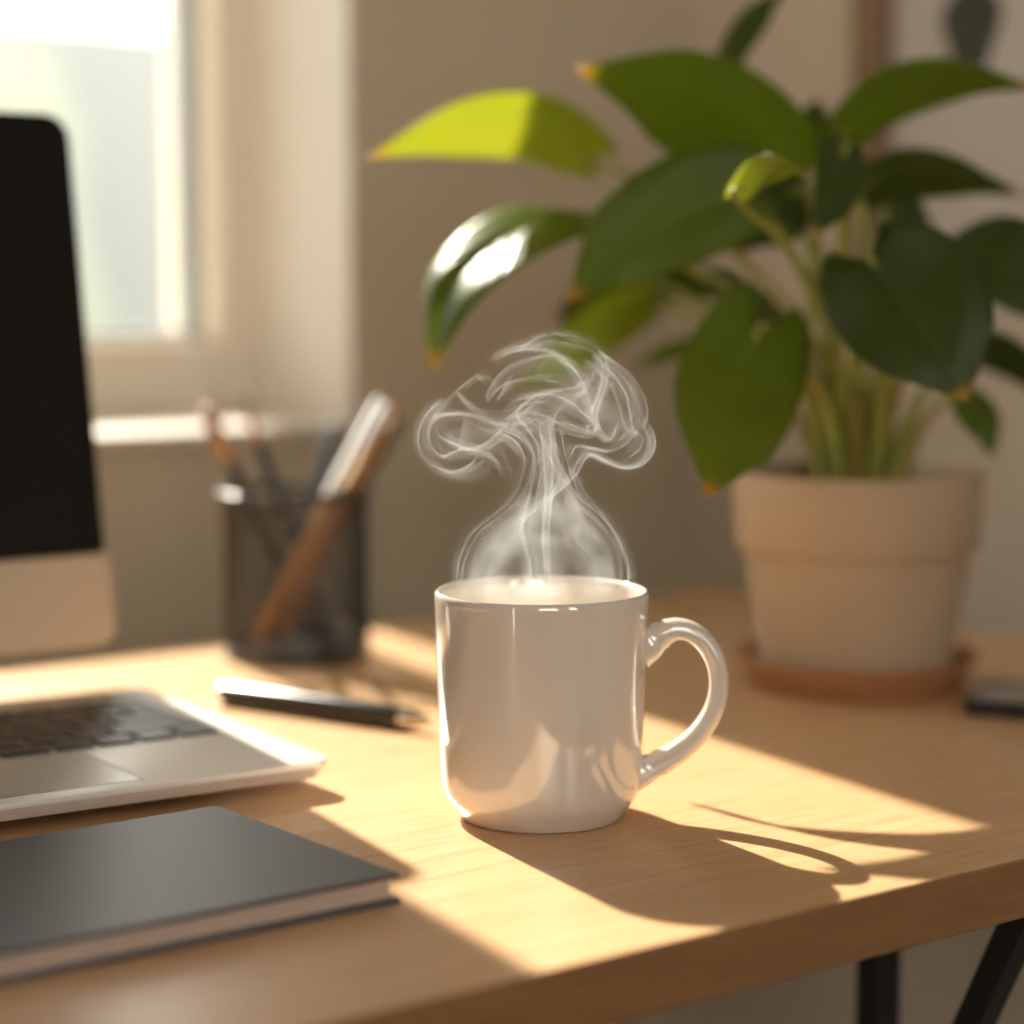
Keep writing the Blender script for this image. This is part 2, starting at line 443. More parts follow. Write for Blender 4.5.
# ------------------------------------------------------------------ mug
mug = thing('mug', 'white porcelain mug with steam rising from it on the desk', 'mug')
prof = [(0, 0.0022), (0.0275, 0.0022), (0.0285, 0.0006), (0.0300, 0.0), (0.0312, 0.0004), (0.0319, 0.0012), (0.0340, 0.0040), (0.0358, 0.0064), (0.0362, 0.0070), (0.0366, 0.0076),
        (0.0376, 0.0094), (0.0384, 0.0120), (0.0390, 0.016), (0.0394, 0.026), (0.0400, 0.042), (0.0406, 0.060), (0.0411, 0.078),
        (0.04145, 0.0855), (0.04150, 0.0872), (0.0412, 0.0884), (0.0405, 0.0890), (0.0397, 0.0887), (0.0390, 0.0876), (0.0387, 0.0855),
        (0.0384, 0.070), (0.0376, 0.040), (0.0368, 0.020), (0.0350, 0.010), (0.0310, 0.0066), (0, 0.0060)]
body = obj('body', lathe(bmesh.new(), prof, 128), M_porcelain, mug, sharp=60)
# handle: centre line in the handle's own plane, x outwards, z up, half-thickness in plane
hp = [(0.0385, 0.0672, 0.0090), (0.0425, 0.0688, 0.0070), (0.0475, 0.0722, 0.0045), (0.0530, 0.0738, 0.0036), (0.0590, 0.0722, 0.0034), (0.0645, 0.0672, 0.0034),
      (0.0680, 0.0597, 0.0033), (0.0690, 0.0510, 0.0032), (0.0668, 0.0415, 0.0033), (0.0612, 0.0325, 0.0035), (0.0537, 0.0256, 0.0038), (0.0462, 0.0210, 0.0044), (0.0405, 0.0182, 0.0060), (0.0355, 0.0166, 0.0074)]
sp = spline(hp, 60)
bm = bmesh.new(); rings = []
for i, (x, z, h) in enumerate([(a, b, c * (1.18 if a > 0.046 else 1.0)) for a, b, c in sp]):
    x0, z0, _ = sp[max(i - 1, 0)]; x1, z1, _ = sp[min(i + 1, 59)]
    t = Vector((x1 - x0, 0, z1 - z0)).normalized(); nrm = Vector((-t.z, 0, t.x))
    e = min(i, 59 - i) / 59
    wd = 0.0056 + 0.0022 * max(0, 1 - e / 0.10)
    ring = []
    for k in range(24):
        a = 2 * math.pi * k / 24
        ca, sa = math.cos(a), math.sin(a)
        f = lambda s: math.copysign(abs(s) ** 0.85, s)
        ring.append(bm.verts.new(Vector((x, 0, z)) + nrm * (h * f(ca)) + Vector((0, 1, 0)) * (wd * f(sa))))
    rings.append(ring)
for r, s in zip(rings, rings[1:]):
    for k in range(24):
        j = (k + 1) % 24
        bm.faces.new((r[k], r[j], s[j], s[k]))
bm.faces.new(rings[0]); bm.faces.new(rings[-1][::-1])
hd = obj('handle', bm, M_porcelain, mug, sharp=80)
hd.rotation_euler = (0, 0, R(-38))

# ------------------------------------------------------------------ laptop
lap = thing('laptop', 'silver laptop base with black keyboard lying at the left of the desk', 'laptop', (-0.0425, 0.0815, 0), -3.6)
LW, LD = 0.305, 0.197          # local x from -LW to 0, y from 0 to LD
bm = rounded_slab(bmesh.new(), -LW, 0, 0, LD, 0.0060, 0.0135, 0.011, inset=0.004)
obj('deck', bm, M_alu, lap, sharp=30)
kx0, kx1, ky0, ky1 = -LW + 0.0145, -0.0145, 0.073, 0.169
obj('key_well', boxbm((kx0, ky0, 0.0130), (kx1, ky1, 0.01362)), M_well, lap, smooth=False)
rows = [0.0185, 0.0185, 0.0185, 0.0185, 0.0185]
units = [[1, 1, 1, 1.25, 5, 1.25, 1, 1, 1, 1], [2.25] + [1] * 10 + [2.25], [1.75] + [1] * 11 + [1.75], [1.5] + [1] * 12 + [1], [1] * 13 + [1.5], [1.04] * 14]
kb = bpy.data.objects.new('keyboard', None); C.objects.link(kb); kb.parent = lap; kb.location = (0, 0, 0.0136)
y = ky0 + 0.0014; W_ = kx1 - kx0 - 0.0022
for r_, un in enumerate(units):
    hh = 0.0168 if r_ < 5 else 0.0092
    tot = sum(un); x = kx0 + 0.0011
    for uw in un:
        w = W_ * uw / tot
        bm = boxbm((x + 0.0015, y + 0.0014, 0), (x + w - 0.0015, y + hh - 0.0015, 0.0013))
        obj('key', bm, M_key, kb, bevel=0.0005)
        x += w
    y += hh
bm = boxbm((-0.2165, 0.010, 0.0130), (-0.0815, 0.0700, 0.01356))
obj('trackpad', bm, M_pad, lap, bevel=0.0002)
bm = bmesh.new()
box(bm, (-0.2170, 0.0095, 0.0130), (-0.0810, 0.0705, 0.01353))
obj('trackpad_gap', bm, M_hinge, lap, smooth=False)
bm = tube(bmesh.new(), [(-LW + 0.03, LD - 0.001, 0.0100), (-0.03, LD - 0.001, 0.0100)], 0.0030, 12)
obj('hinge', bm, M_hinge, lap)
for x in (-LW + 0.05, -0.06):
    for y in (0.045, LD - 0.03):
        obj('foot', lathe(bmesh.new(), [(0, 0), (0.007, 0), (0.008, 0.001), (0.008, 0.0063), (0, 0.0063)], 20, (x, y, 0)), M_black_metal, lap)

# ------------------------------------------------------------------ notebook
nb = thing('notebook', 'closed dark grey notebook lying in front of the laptop near the desk edge', 'notebook', (-0.1130, -0.0690, 0), 0.6)
NW, ND = 0.205, 0.122
bm = bmesh.new()
box(bm, (-NW, 0, 0), (0, ND, 0.0018))
obj('back_cover', bm, M_cover, nb, bevel=0.0006)
obj('front_cover', boxbm((-NW, 0, 0.0088), (0, ND, 0.0104)), M_cover, nb, bevel=0.0007)
bm = bmesh.new()
n = 6
box(bm, (-NW + 0.003, 0.0028, 0.0018), (-0.0030, ND - 0.0016, 0.0088))
obj('page_block', bm, M_paper, nb, smooth=False)
obj('spine', boxbm((-NW, ND - 0.0015, 0.0012), (0, ND, 0.0094)), M_cover, nb, bevel=0.0005)

# ------------------------------------------------------------------ all-in-one monitor
mon = thing('monitor', 'black computer monitor with a beige metal chin at the left edge', 'monitor', (-0.0195, 0.320, 0.0285))
MW, MH = 0.46, 0.2655
tilt = bpy.data.objects.new('display', None); C.objects.link(tilt); tilt.parent = mon; tilt.rotation_euler = (R(-8.5), 0, 0)
def panel(x0, x1, z0, z1, ya, yb, r, corners=(1, 1, 1, 1), n=8):
    """upright slab, rounded corners (top right, top left, bottom left, bottom right)"""
    bm = bmesh.new(); loops = []
    for yy in (ya, yb):
        lp = []
        for (cx, cz, a0, sx, sz, on) in ((x1, z1, 0, -1, -1, corners[0]), (x0, z1, 90, 1, -1, corners[1]), (x0, z0, 180, 1, 1, corners[2]), (x1, z0, 270, -1, 1, corners[3])):
            if on:
                for k in range(n + 1):
                    a = R(a0 + 90 * k / n)
                    lp.append(bm.verts.new((cx + sx * r + r * math.cos(a), yy, cz + sz * r + r * math.sin(a))))
            else:
                lp.append(bm.verts.new((cx, yy, cz)))
        loops.append(lp)
    m = len(loops[0])
    for k in range(m):
        j = (k + 1) % m
        bm.faces.new((loops[0][k], loops[0][j], loops[1][j], loops[1][k]))
    bm.faces.new(loops[0]); bm.faces.new(loops[1][::-1])
    return bm
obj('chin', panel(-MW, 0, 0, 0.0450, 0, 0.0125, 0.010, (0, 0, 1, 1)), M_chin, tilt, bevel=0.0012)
obj('screen', panel(-MW + 0.003, -0.003, 0.0450, MH, 0.0002, 0.0035, 0.013, (1, 1, 0, 0)), M_screen, tilt, bevel=0.0006)
obj('back_shell', panel(-MW + 0.003, -0.003, 0.0450, MH, 0.0036, 0.0125, 0.013, (1, 1, 0, 0)), M_black_metal, tilt, bevel=0.002)
bm = bmesh.new()
sec = [(0.062, -0.0005), (0.066, 0.02), (0.070, 0.06), (0.072, 0.12), (0.0500, 0.135)]
prev = None
for y, z in sec:
    row = [bm.verts.new((x, y + dy, z)) for x, dy in ((-0.285, 0), (-0.175, 0), (-0.175, 0.006), (-0.285, 0.006))]
    if prev:
        for k in range(4):
            j = (k + 1) % 4
            bm.faces.new((prev[k], prev[j], row[j], row[k]))
    else: bm.faces.new(row)
    prev = row
bm.faces.new(prev)
obj('stand', bm, M_alu, mon)
bm = boxbm((-0.285, 0.030, 0.11), (-0.175, 0.062, 0.135)); obj('stand_arm', bm, M_alu, mon, bevel=0.002)
bm = rounded_slab(bmesh.new(), -0.315, -0.020, -0.145, 0.105, -0.0285, -0.0230, 0.01)
obj('stand_foot', bm, M_alu, mon, sharp=30)
obj('stand_neck_base', boxbm((-0.285, 0.058, -0.0231), (-0.175, 0.070, 0.001)), M_alu, mon, smooth=False)

# ------------------------------------------------------------------ pen on the desk
pen = thing('pen', 'thick black pen with metal tip lying on the desk behind the mug', 'pen', (0.0131, 0.2781, 0.0056), 0)
pd = Vector((0.0393, -0.1173, 0))
pen.rotation_euler = (0, 0, math.atan2(pd.y, pd.x))
def axial(name, pr, m_, parent, n=28):
    bm = lathe(bmesh.new(), pr, n)
    for v in bm.verts: v.co = Vector((v.co.z, v.co.x, v.co.y))
    return obj(name, bm, m_, parent, sharp=35)
axial('barrel', [(0, 0.004), (0.0049, 0.004), (0.0053, 0.006), (0.0056, 0.07), (0.0054, 0.113), (0.0050, 0.1145), (0, 0.1145)], M_penblk, pen)
axial('end_cap', [(0, 0), (0.0038, 0), (0.0046, 0.0010), (0.0048, 0.004), (0, 0.004)], M_chrome, pen)
axial('tip', [(0, 0.1145), (0.0048, 0.1145), (0.0047, 0.118), (0.0034, 0.124), (0.0015, 0.130), (0.0008, 0.132), (0, 0.132)], M_chrome, pen)

# ------------------------------------------------------------------ pen cup of black wire mesh
CX, CY = 0.1183, 0.3758
cup = thing('pen_cup', 'black wire mesh pen cup full of pens at the back of the desk', 'pen holder', (CX, CY, 0))
cr, ch = 0.0398, 0.0925
bm = bmesh.new()
n = 84
for s in (-1, 1):
    for k in range(n):
        pts = []
        for i in range(13):
            f = i / 12
            a = 2 * math.pi * k / n + s * f * 0.95
            pts.append(((cr + s * 0.00025) * math.cos(a), (cr + s * 0.00025) * math.sin(a), 0.006 + f * (ch - 0.009)))
        tube(bm, pts, 0.00034, 4, caps=False)
obj('wire_mesh', bm, M_mesh, cup)
ring = lambda r, z, w: lathe(bmesh.new(), [(r + w * math.cos(2 * math.pi * i / 12), z + w * math.sin(2 * math.pi * i / 12)) for i in range(13)], 64)
bm = ring(0.0418, ch - 0.0012, 0.0022); bmesh.ops.remove_doubles(bm, verts=bm.verts, dist=1e-6)
obj('rim', bm, M_mesh, cup, sharp=80)
obj('base', lathe(bmesh.new(), [(0, 0), (0.0395, 0), (0.0408, 0.0012), (0.0408, 0.0070), (0.0398, 0.0078), (0.0385, 0.0070), (0.0380, 0.0035), (0, 0.0035)], 64), M_mesh, cup)

def stick(name, label, cat, top, bot, parts, group=None):
    """parts: (part name, profile [(r, fraction of length)], material)"""
    p, q = T(bot), T(top)
    o = thing(name, label, cat, bot, 0, group)
    o.rotation_mode = 'QUATERNION'
    o.rotation_quaternion = (q - p).to_track_quat('Z', 'Y')
    Ln = (q - p).length
    for nm, pr, m_ in parts:
        obj(nm, lathe(bmesh.new(), [(r, f * Ln) for r, f in pr], 16), m_, o, sharp=35)
    return o
stick('paintbrush', 'dark brush with brown bristles and copper band leaning left in the pen cup', 'paintbrush', (0.0812, 0.4119, 0.1395), (0.1376, 0.3908, 0.0075),
      [('handle', [(0, 0), (0.0022, 0.01), (0.0033, 0.3), (0.0036, 0.76), (0, 0.76)], M_penblk), ('ferrule', [(0, 0.76), (0.0038, 0.76), (0.0040, 0.87), (0, 0.87)], M_copper),
       ('bristles', [(0, 0.87), (0.0040, 0.87), (0.0044, 0.92), (0.003, 0.98), (0, 1.0)], M_brownwood)])
stick('pencil', 'black pencil with bare wood tip leaning left, second from left in the pen cup', 'pencil', (0.1091, 0.416, 0.1441), (0.1452, 0.3888, 0.0075),
      [('barrel', [(0, 0), (0.0034, 0.0), (0.0034, 0.80), (0, 0.80)], M_penblk), ('sharpened_wood', [(0, 0.80), (0.0034, 0.80), (0.0012, 0.955), (0, 0.955)], M_copper),
       ('lead', [(0, 0.955), (0.0012, 0.955), (0.0003, 1.0), (0, 1.0)], M_black_metal)])
stick('ballpoint_pen', 'slate grey pen standing between the other pens in the middle of the pen cup', 'pen', (0.1419, 0.3693, 0.1282), (0.1063, 0.3961, 0.0085),
      [('barrel', [(0, 0), (0.0012, 0.0), (0.0042, 0.1), (0.0044, 0.85), (0, 0.85)], M_slate), ('cap', [(0, 0.85), (0.0046, 0.85), (0.0044, 0.99), (0.003, 1.0), (0, 1.0)], M_slate)])
stick('marker', 'thick copper and silver marker leaning right in front of the pen cup contents', 'marker', (0.1496, 0.3316, 0.1435), (0.0915, 0.3754, 0.0095),
      [('barrel', [(0, 0.0), (0.0040, 0.005), (0.0054, 0.03), (0.0054, 0.60), (0, 0.60)], M_copper), ('cap', [(0, 0.60), (0.0060, 0.60), (0.0061, 0.97), (0.0052, 0.995), (0, 1.0)], M_chrome)])
stick('pencil', 'brown wooden pencil leaning right beside the silver capped marker', 'pencil', (0.1599, 0.337, 0.1408), (0.1068, 0.377, 0.008),
      [('barrel', [(0, 0), (0.0038, 0.0), (0.0038, 0.90), (0, 0.90)], M_brownwood), ('ferrule', [(0, 0.90), (0.0040, 0.90), (0.0040, 0.96), (0, 0.96)], M_chrome),
       ('eraser', [(0, 0.96), (0.0037, 0.96), (0.0036, 0.995), (0, 1.0)], M_copper)])
stick('ballpoint_pen', 'black pen leaning right, rightmost in the pen cup', 'pen', (0.166, 0.3443, 0.1336), (0.1113, 0.3855, 0.0085),
      [('barrel', [(0, 0), (0.0010, 0.0), (0.0040, 0.1), (0.0042, 0.80), (0, 0.80)], M_penblk), ('cap', [(0, 0.80), (0.0045, 0.80), (0.0044, 0.98), (0.003, 1.0), (0, 1.0)], M_penblk)])

# ------------------------------------------------------------------ phone at the right
tb = thing('phone', 'thin dark phone lying flat on the desk right of the plant pot', 'phone', (0.2835, 0.0355, 0), 30)
obj('case', rounded_slab(bmesh.new(), 0, -0.150, 0.062, 0, 0, 0.0078, 0.008), M_black_metal, tb, sharp=30)
obj('screen', rounded_slab(bmesh.new(), 0.002, -0.148, 0.060, -0.002, 0.0077, 0.0081, 0.007, e=0.0001), mat('phone_glass', (0.28, 0.27, 0.25), 0.25, spec=0.8), tb, sharp=30)

# ------------------------------------------------------------------ plant
PX, PY = 0.3045, 0.1270
sc_ = thing('plant_saucer', 'round terracotta saucer under the plant pot', 'saucer', (PX, PY, 0))
obj('dish', lathe(bmesh.new(), [(0, 0), (0.0535, 0), (0.0550, 0.0012), (0.0600, 0.0125), (0.0632, 0.0150), (0.0638, 0.0160), (0.0632, 0.0168), (0.0596, 0.0162), (0.0550, 0.0128), (0.0522, 0.0070), (0.0505, 0.0044), (0, 0.0044)], 96), M_terra, sc_)
plant = thing('potted_plant', 'large heart-leaved green plant in a tan clay pot on a saucer', 'potted plant', (PX, PY, 0.0046))
def on_plant(o): o.location = -plant.location; return o
obj('pot', lathe(bmesh.new(), [(0, 0), (0.0465, 0), (0.0482, 0.0015), (0.0500, 0.012), (0.0578, 0.0648), (0.0585, 0.0665), (0.0612, 0.0672), (0.0620, 0.0684), (0.0638, 0.1040), (0.0634, 0.1062), (0.0615, 0.1068), (0.0598, 0.1052), (0.0588, 0.0960), (0.0575, 0.0900), (0, 0.0900)], 96), M_pot, plant, sharp=50)
bm = bmesh.new()
lathe(bm, [(0, 0.0985), (0.012, 0.0985), (0.024, 0.098), (0.036, 0.0978), (0.047, 0.0975), (0.0588, 0.0965)], 64)
for v in bm.verts: v.co.z += 0.0025 * noise.noise(v.co * 90)
obj('soil', bm, M_soil, plant, sharp=80)

LEAVES = [
    ('bright', [(0.2206, 0.2418, 0.2724), (0.1824, 0.2455, 0.2855), (0.1341, 0.2444, 0.2825), (0.0873, 0.2546, 0.2685)], (0.48, 0.446, -0.755), 0.023, 0.025, 0.25),
    ('mid', [(0.2973, 0.159, 0.2641), (0.2492, 0.1576, 0.2914), (0.2063, 0.1649, 0.3055), (0.158, 0.1763, 0.3104)], (-0.149, 0.389, -0.909), 0.046, 0.026, 0.3),
    ('mid', [(0.2302, 0.1344, 0.2514), (0.2054, 0.1468, 0.2415), (0.1725, 0.1591, 0.2229), (0.1454, 0.167, 0.1984)], (-0.341, 0.386, 0.857), 0.036, 0.03, 0.25),
    ('bright', [(0.1479, 0.0524, 0.2442), (0.1496, 0.0386, 0.2541), (0.1513, 0.0248, 0.2562), (0.155, 0.0158, 0.2526)], (0.396, 0.269, -0.878), 0.008, 0.009, 0.2),
    ('mid', [(0.1864, 0.205, 0.2376), (0.1481, 0.2088, 0.2322), (0.1106, 0.2119, 0.206), (0.0958, 0.2106, 0.165)], (0.08, -0.93, -0.2), 0.046, 0.03, 0.38),
    ('bright', [(0.2649, 0.2459, 0.1978), (0.2391, 0.2529, 0.1844), (0.2136, 0.2596, 0.166), (0.1896, 0.2652, 0.1504)], (0.524, -0.148, -0.839), 0.018, 0.018, 0.2),
    ('mid', [(0.2091, 0.1002, 0.1848), (0.1872, 0.0916, 0.1596), (0.1468, 0.0595, 0.1374), (0.1162, 0.0325, 0.1161)], (0.768, -0.515, -0.381), 0.037, 0.036, 0.15),
    ('dark', [(0.235, 0.0556, 0.2186), (0.2268, 0.0243, 0.1971), (0.2284, 0.0042, 0.1764), (0.2342, -0.0064, 0.1552)], (0.684, -0.392, 0.615), 0.044, 0.04, 0.3),
    ('mid', [(0.3015, 0.1433, 0.2788), (0.3138, 0.1214, 0.3002), (0.3344, 0.0934, 0.3083), (0.3614, 0.0605, 0.3034)], (0.555, 0.183, -0.812), 0.02, 0.018, 0.3),
    ('dark', [(0.3253, 0.1504, 0.2553), (0.3373, 0.1288, 0.2641), (0.3525, 0.1049, 0.2616), (0.3702, 0.079, 0.252)], (0.433, 0.381, -0.817), 0.022, 0.016, 0.25),
    ('dark', [(0.3359, 0.0923, 0.2176), (0.3385, 0.0653, 0.2174), (0.3488, 0.045, 0.2011), (0.3551, 0.0278, 0.1744)], (0.445, -0.071, 0.893), 0.03, 0.026, 0.25),
    ('dark', [(0.4019, 0.1427, 0.1734), (0.4172, 0.1312, 0.1696), (0.4248, 0.113, 0.1575), (0.4322, 0.0948, 0.1392)], (-0.076, 0.445, -0.892), 0.015, 0.013, 0.2),
    ('mid', [(0.3628, 0.1096, 0.1493), (0.3646, 0.102, 0.1402), (0.3659, 0.0947, 0.1301), (0.3682, 0.093, 0.1165)], (0.854, -0.399, 0.333), 0.013, 0.013, 0.2),
    ('dark', [(0.2977, 0.2212, 0.3239), (0.3028, 0.2174, 0.3366), (0.3112, 0.2111, 0.3503), (0.323, 0.2022, 0.365)], (0.86, -0.052, -0.508), 0.012, 0.012, 0.3),
    ('dark', [(0.2551, 0.0906, 0.2725), (0.2414, 0.0821, 0.258), (0.2306, 0.0777, 0.2435), (0.222, 0.078, 0.229)], (0.956, -0.168, -0.242), 0.017, 0.016, 0.3),
    ('dark', [(0.3496, 0.1821, 0.29), (0.333, 0.1821, 0.2893), (0.3219, 0.1842, 0.2774), (0.3144, 0.1836, 0.2561)], (0.948, -0.241, -0.206), 0.02, 0.02, 0.2),
    ('dark', [(0.2941, 0.1614, 0.2549), (0.2768, 0.1618, 0.2468), (0.2641, 0.1652, 0.2365), (0.2538, 0.1667, 0.2212)], (0.61, -0.213, -0.763), 0.026, 0.024, 0.2),
    ('dark', [(0.3313, 0.2585, 0.2058), (0.3065, 0.2772, 0.2075), (0.2731, 0.2899, 0.2019), (0.2401, 0.3023, 0.1892)], (0.335, 0.228, -0.914), 0.014, 0.013, 0.2),
    ('mid', [(0.3361, 0.2675, 0.1768), (0.3224, 0.2777, 0.1711), (0.3088, 0.288, 0.1654), (0.2887, 0.2907, 0.159)], (0.335, 0.223, -0.915), 0.008, 0.008, 0.2),
    ('dark', [(0.3661, 0.1697, 0.2516), (0.3727, 0.1648, 0.2435), (0.3806, 0.1588, 0.2328), (0.3882, 0.1531, 0.2183)], (0.831, -0.262, 0.491), 0.017, 0.017, 0.2),
    ('dark', [(0.2275, 0.1489, 0.2085), (0.2355, 0.1429, 0.1986), (0.2455, 0.1354, 0.1936), (0.2505, 0.1191, 0.1879)], (0.055, 0.349, -0.936), 0.012, 0.012, 0.2),
    ('dark', [(0.2647, 0.2712, 0.2141), (0.2559, 0.2778, 0.2031), (0.2409, 0.2766, 0.1895), (0.2268, 0.2747, 0.1734)], (0.903, -0.309, -0.297), 0.02, 0.018, 0.2),
]


def leaf_mesh(mid, side, ha, hb, fold, nt=26, ns=8, seed=0):
    S = Vector(side); m = spline(mid, nt)
    bm = bmesh.new(); uvl = bm.loops.layers.uv.new('leaf')
    grid = []
    Ltot = sum((Vector(a) - Vector(b)).length for a, b in zip(m, m[1:]))
    for i in range(nt):
        t = i / (nt - 1)
        p = T(m[i])
        tg = (Vector(m[min(i + 1, nt - 1)]) - Vector(m[max(i - 1, 0)])).normalized()
        sd = (S - tg * S.dot(tg)).normalized(); nm = sd.cross(tg)
        if nm.z < 0: nm = -nm
        # heart outline: full near the stalk, long drawn-out tip
        w = (max(t, 0.0) + 0.015) ** 0.42 * (max(1 - t, 0)) ** 0.78 * 1.72
        w = w * (0.55 + 0.45 * min(1, (1 - t) * 3.0)) + 0.012
        row = []
        for j in range(-ns, ns + 1):
            s = j / ns
            hw = (ha if s > 0 else hb) * w
            a = abs(s)
            back = Ltot * (0.17 if ha > 0.033 else 0.09) * (a ** 1.6) * (max(0, 1 - t * 2.2)) ** 1.5
            lift = hw * (fold * a - 0.32 * fold * a * a * 2.2) + 0.0011 * math.sin(9 * t + 5 * s + seed) * a
            q = p + sd * (s * hw) - tg * back + nm * lift
            row.append((bm.verts.new(q), s, t))
        grid.append(row)
    for r, s in zip(grid, grid[1:]):
        for k in range(2 * ns):
            quad = (r[k], r[k + 1], s[k + 1], s[k])
            f = bm.faces.new([q[0] for q in quad])
            for lp, q in zip(f.loops, quad): lp[uvl].uv = (q[1], q[2])
    return bm

random.seed(4)
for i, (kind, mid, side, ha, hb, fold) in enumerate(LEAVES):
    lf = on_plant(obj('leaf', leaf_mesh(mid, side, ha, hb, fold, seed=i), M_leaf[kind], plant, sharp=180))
    so = lf.modifiers.new('thick', 'SOLIDIFY'); so.thickness = 0.0004; so.offset = 0
    b = Vector(mid[0]); a = random.uniform(0, 6.28); rr = random.uniform(0.006, 0.024)
    d = Vector((b.x - PX, b.y - PY, 0)); d = d.normalized() if d.length > 1e-4 else Vector((1, 0, 0))
    root = Vector((PX, PY, 0.0995)) + d * rr * 0.9 + Vector((math.cos(a), math.sin(a), 0)) * 0.011
    pts = [root, root + Vector((d.x * 0.010, d.y * 0.010, (b.z - 0.1) * 0.45)), root.lerp(b, 0.62) + Vector((0, 0, (b.z - 0.1) * 0.22)), b]
    t1 = (Vector(mid[1]) - b).normalized()
    pts.append(b + t1 * 0.008)
    sp = spline([tuple(p) for p in pts], 26)
    rad = [0.0026 - 0.0013 * (k / 25) for k in range(26)]
    on_plant(obj('leaf_stalk', tube(bmesh.new(), [T(p) for p in sp], rad, 8), M_stem, plant, sharp=80))
for i in range(14):
    a = i / 14 * 6.28 + 0.3; rr = 0.008 + 0.013 * ((i * 7) % 5) / 5
    root = Vector((PX + rr * math.cos(a), PY + rr * math.sin(a), 0.0985))
    h = 0.05 + 0.05 * ((i * 3) % 4) / 4
    tip_ = root + Vector((0.026 * math.cos(a), 0.026 * math.sin(a), h))
    sp = spline([tuple(root), tuple(root.lerp(tip_, 0.5) + Vector((0, 0, 0.008))), tuple(tip_)], 14)
    rad = [0.0040 * (1 - k / 13) ** 0.6 + 0.0005 for k in range(14)]
    on_plant(obj('stem_sheath', tube(bmesh.new(), [T(p) for p in sp], rad, 8), (M_sheath, M_stem)[i % 2], plant, sharp=80))
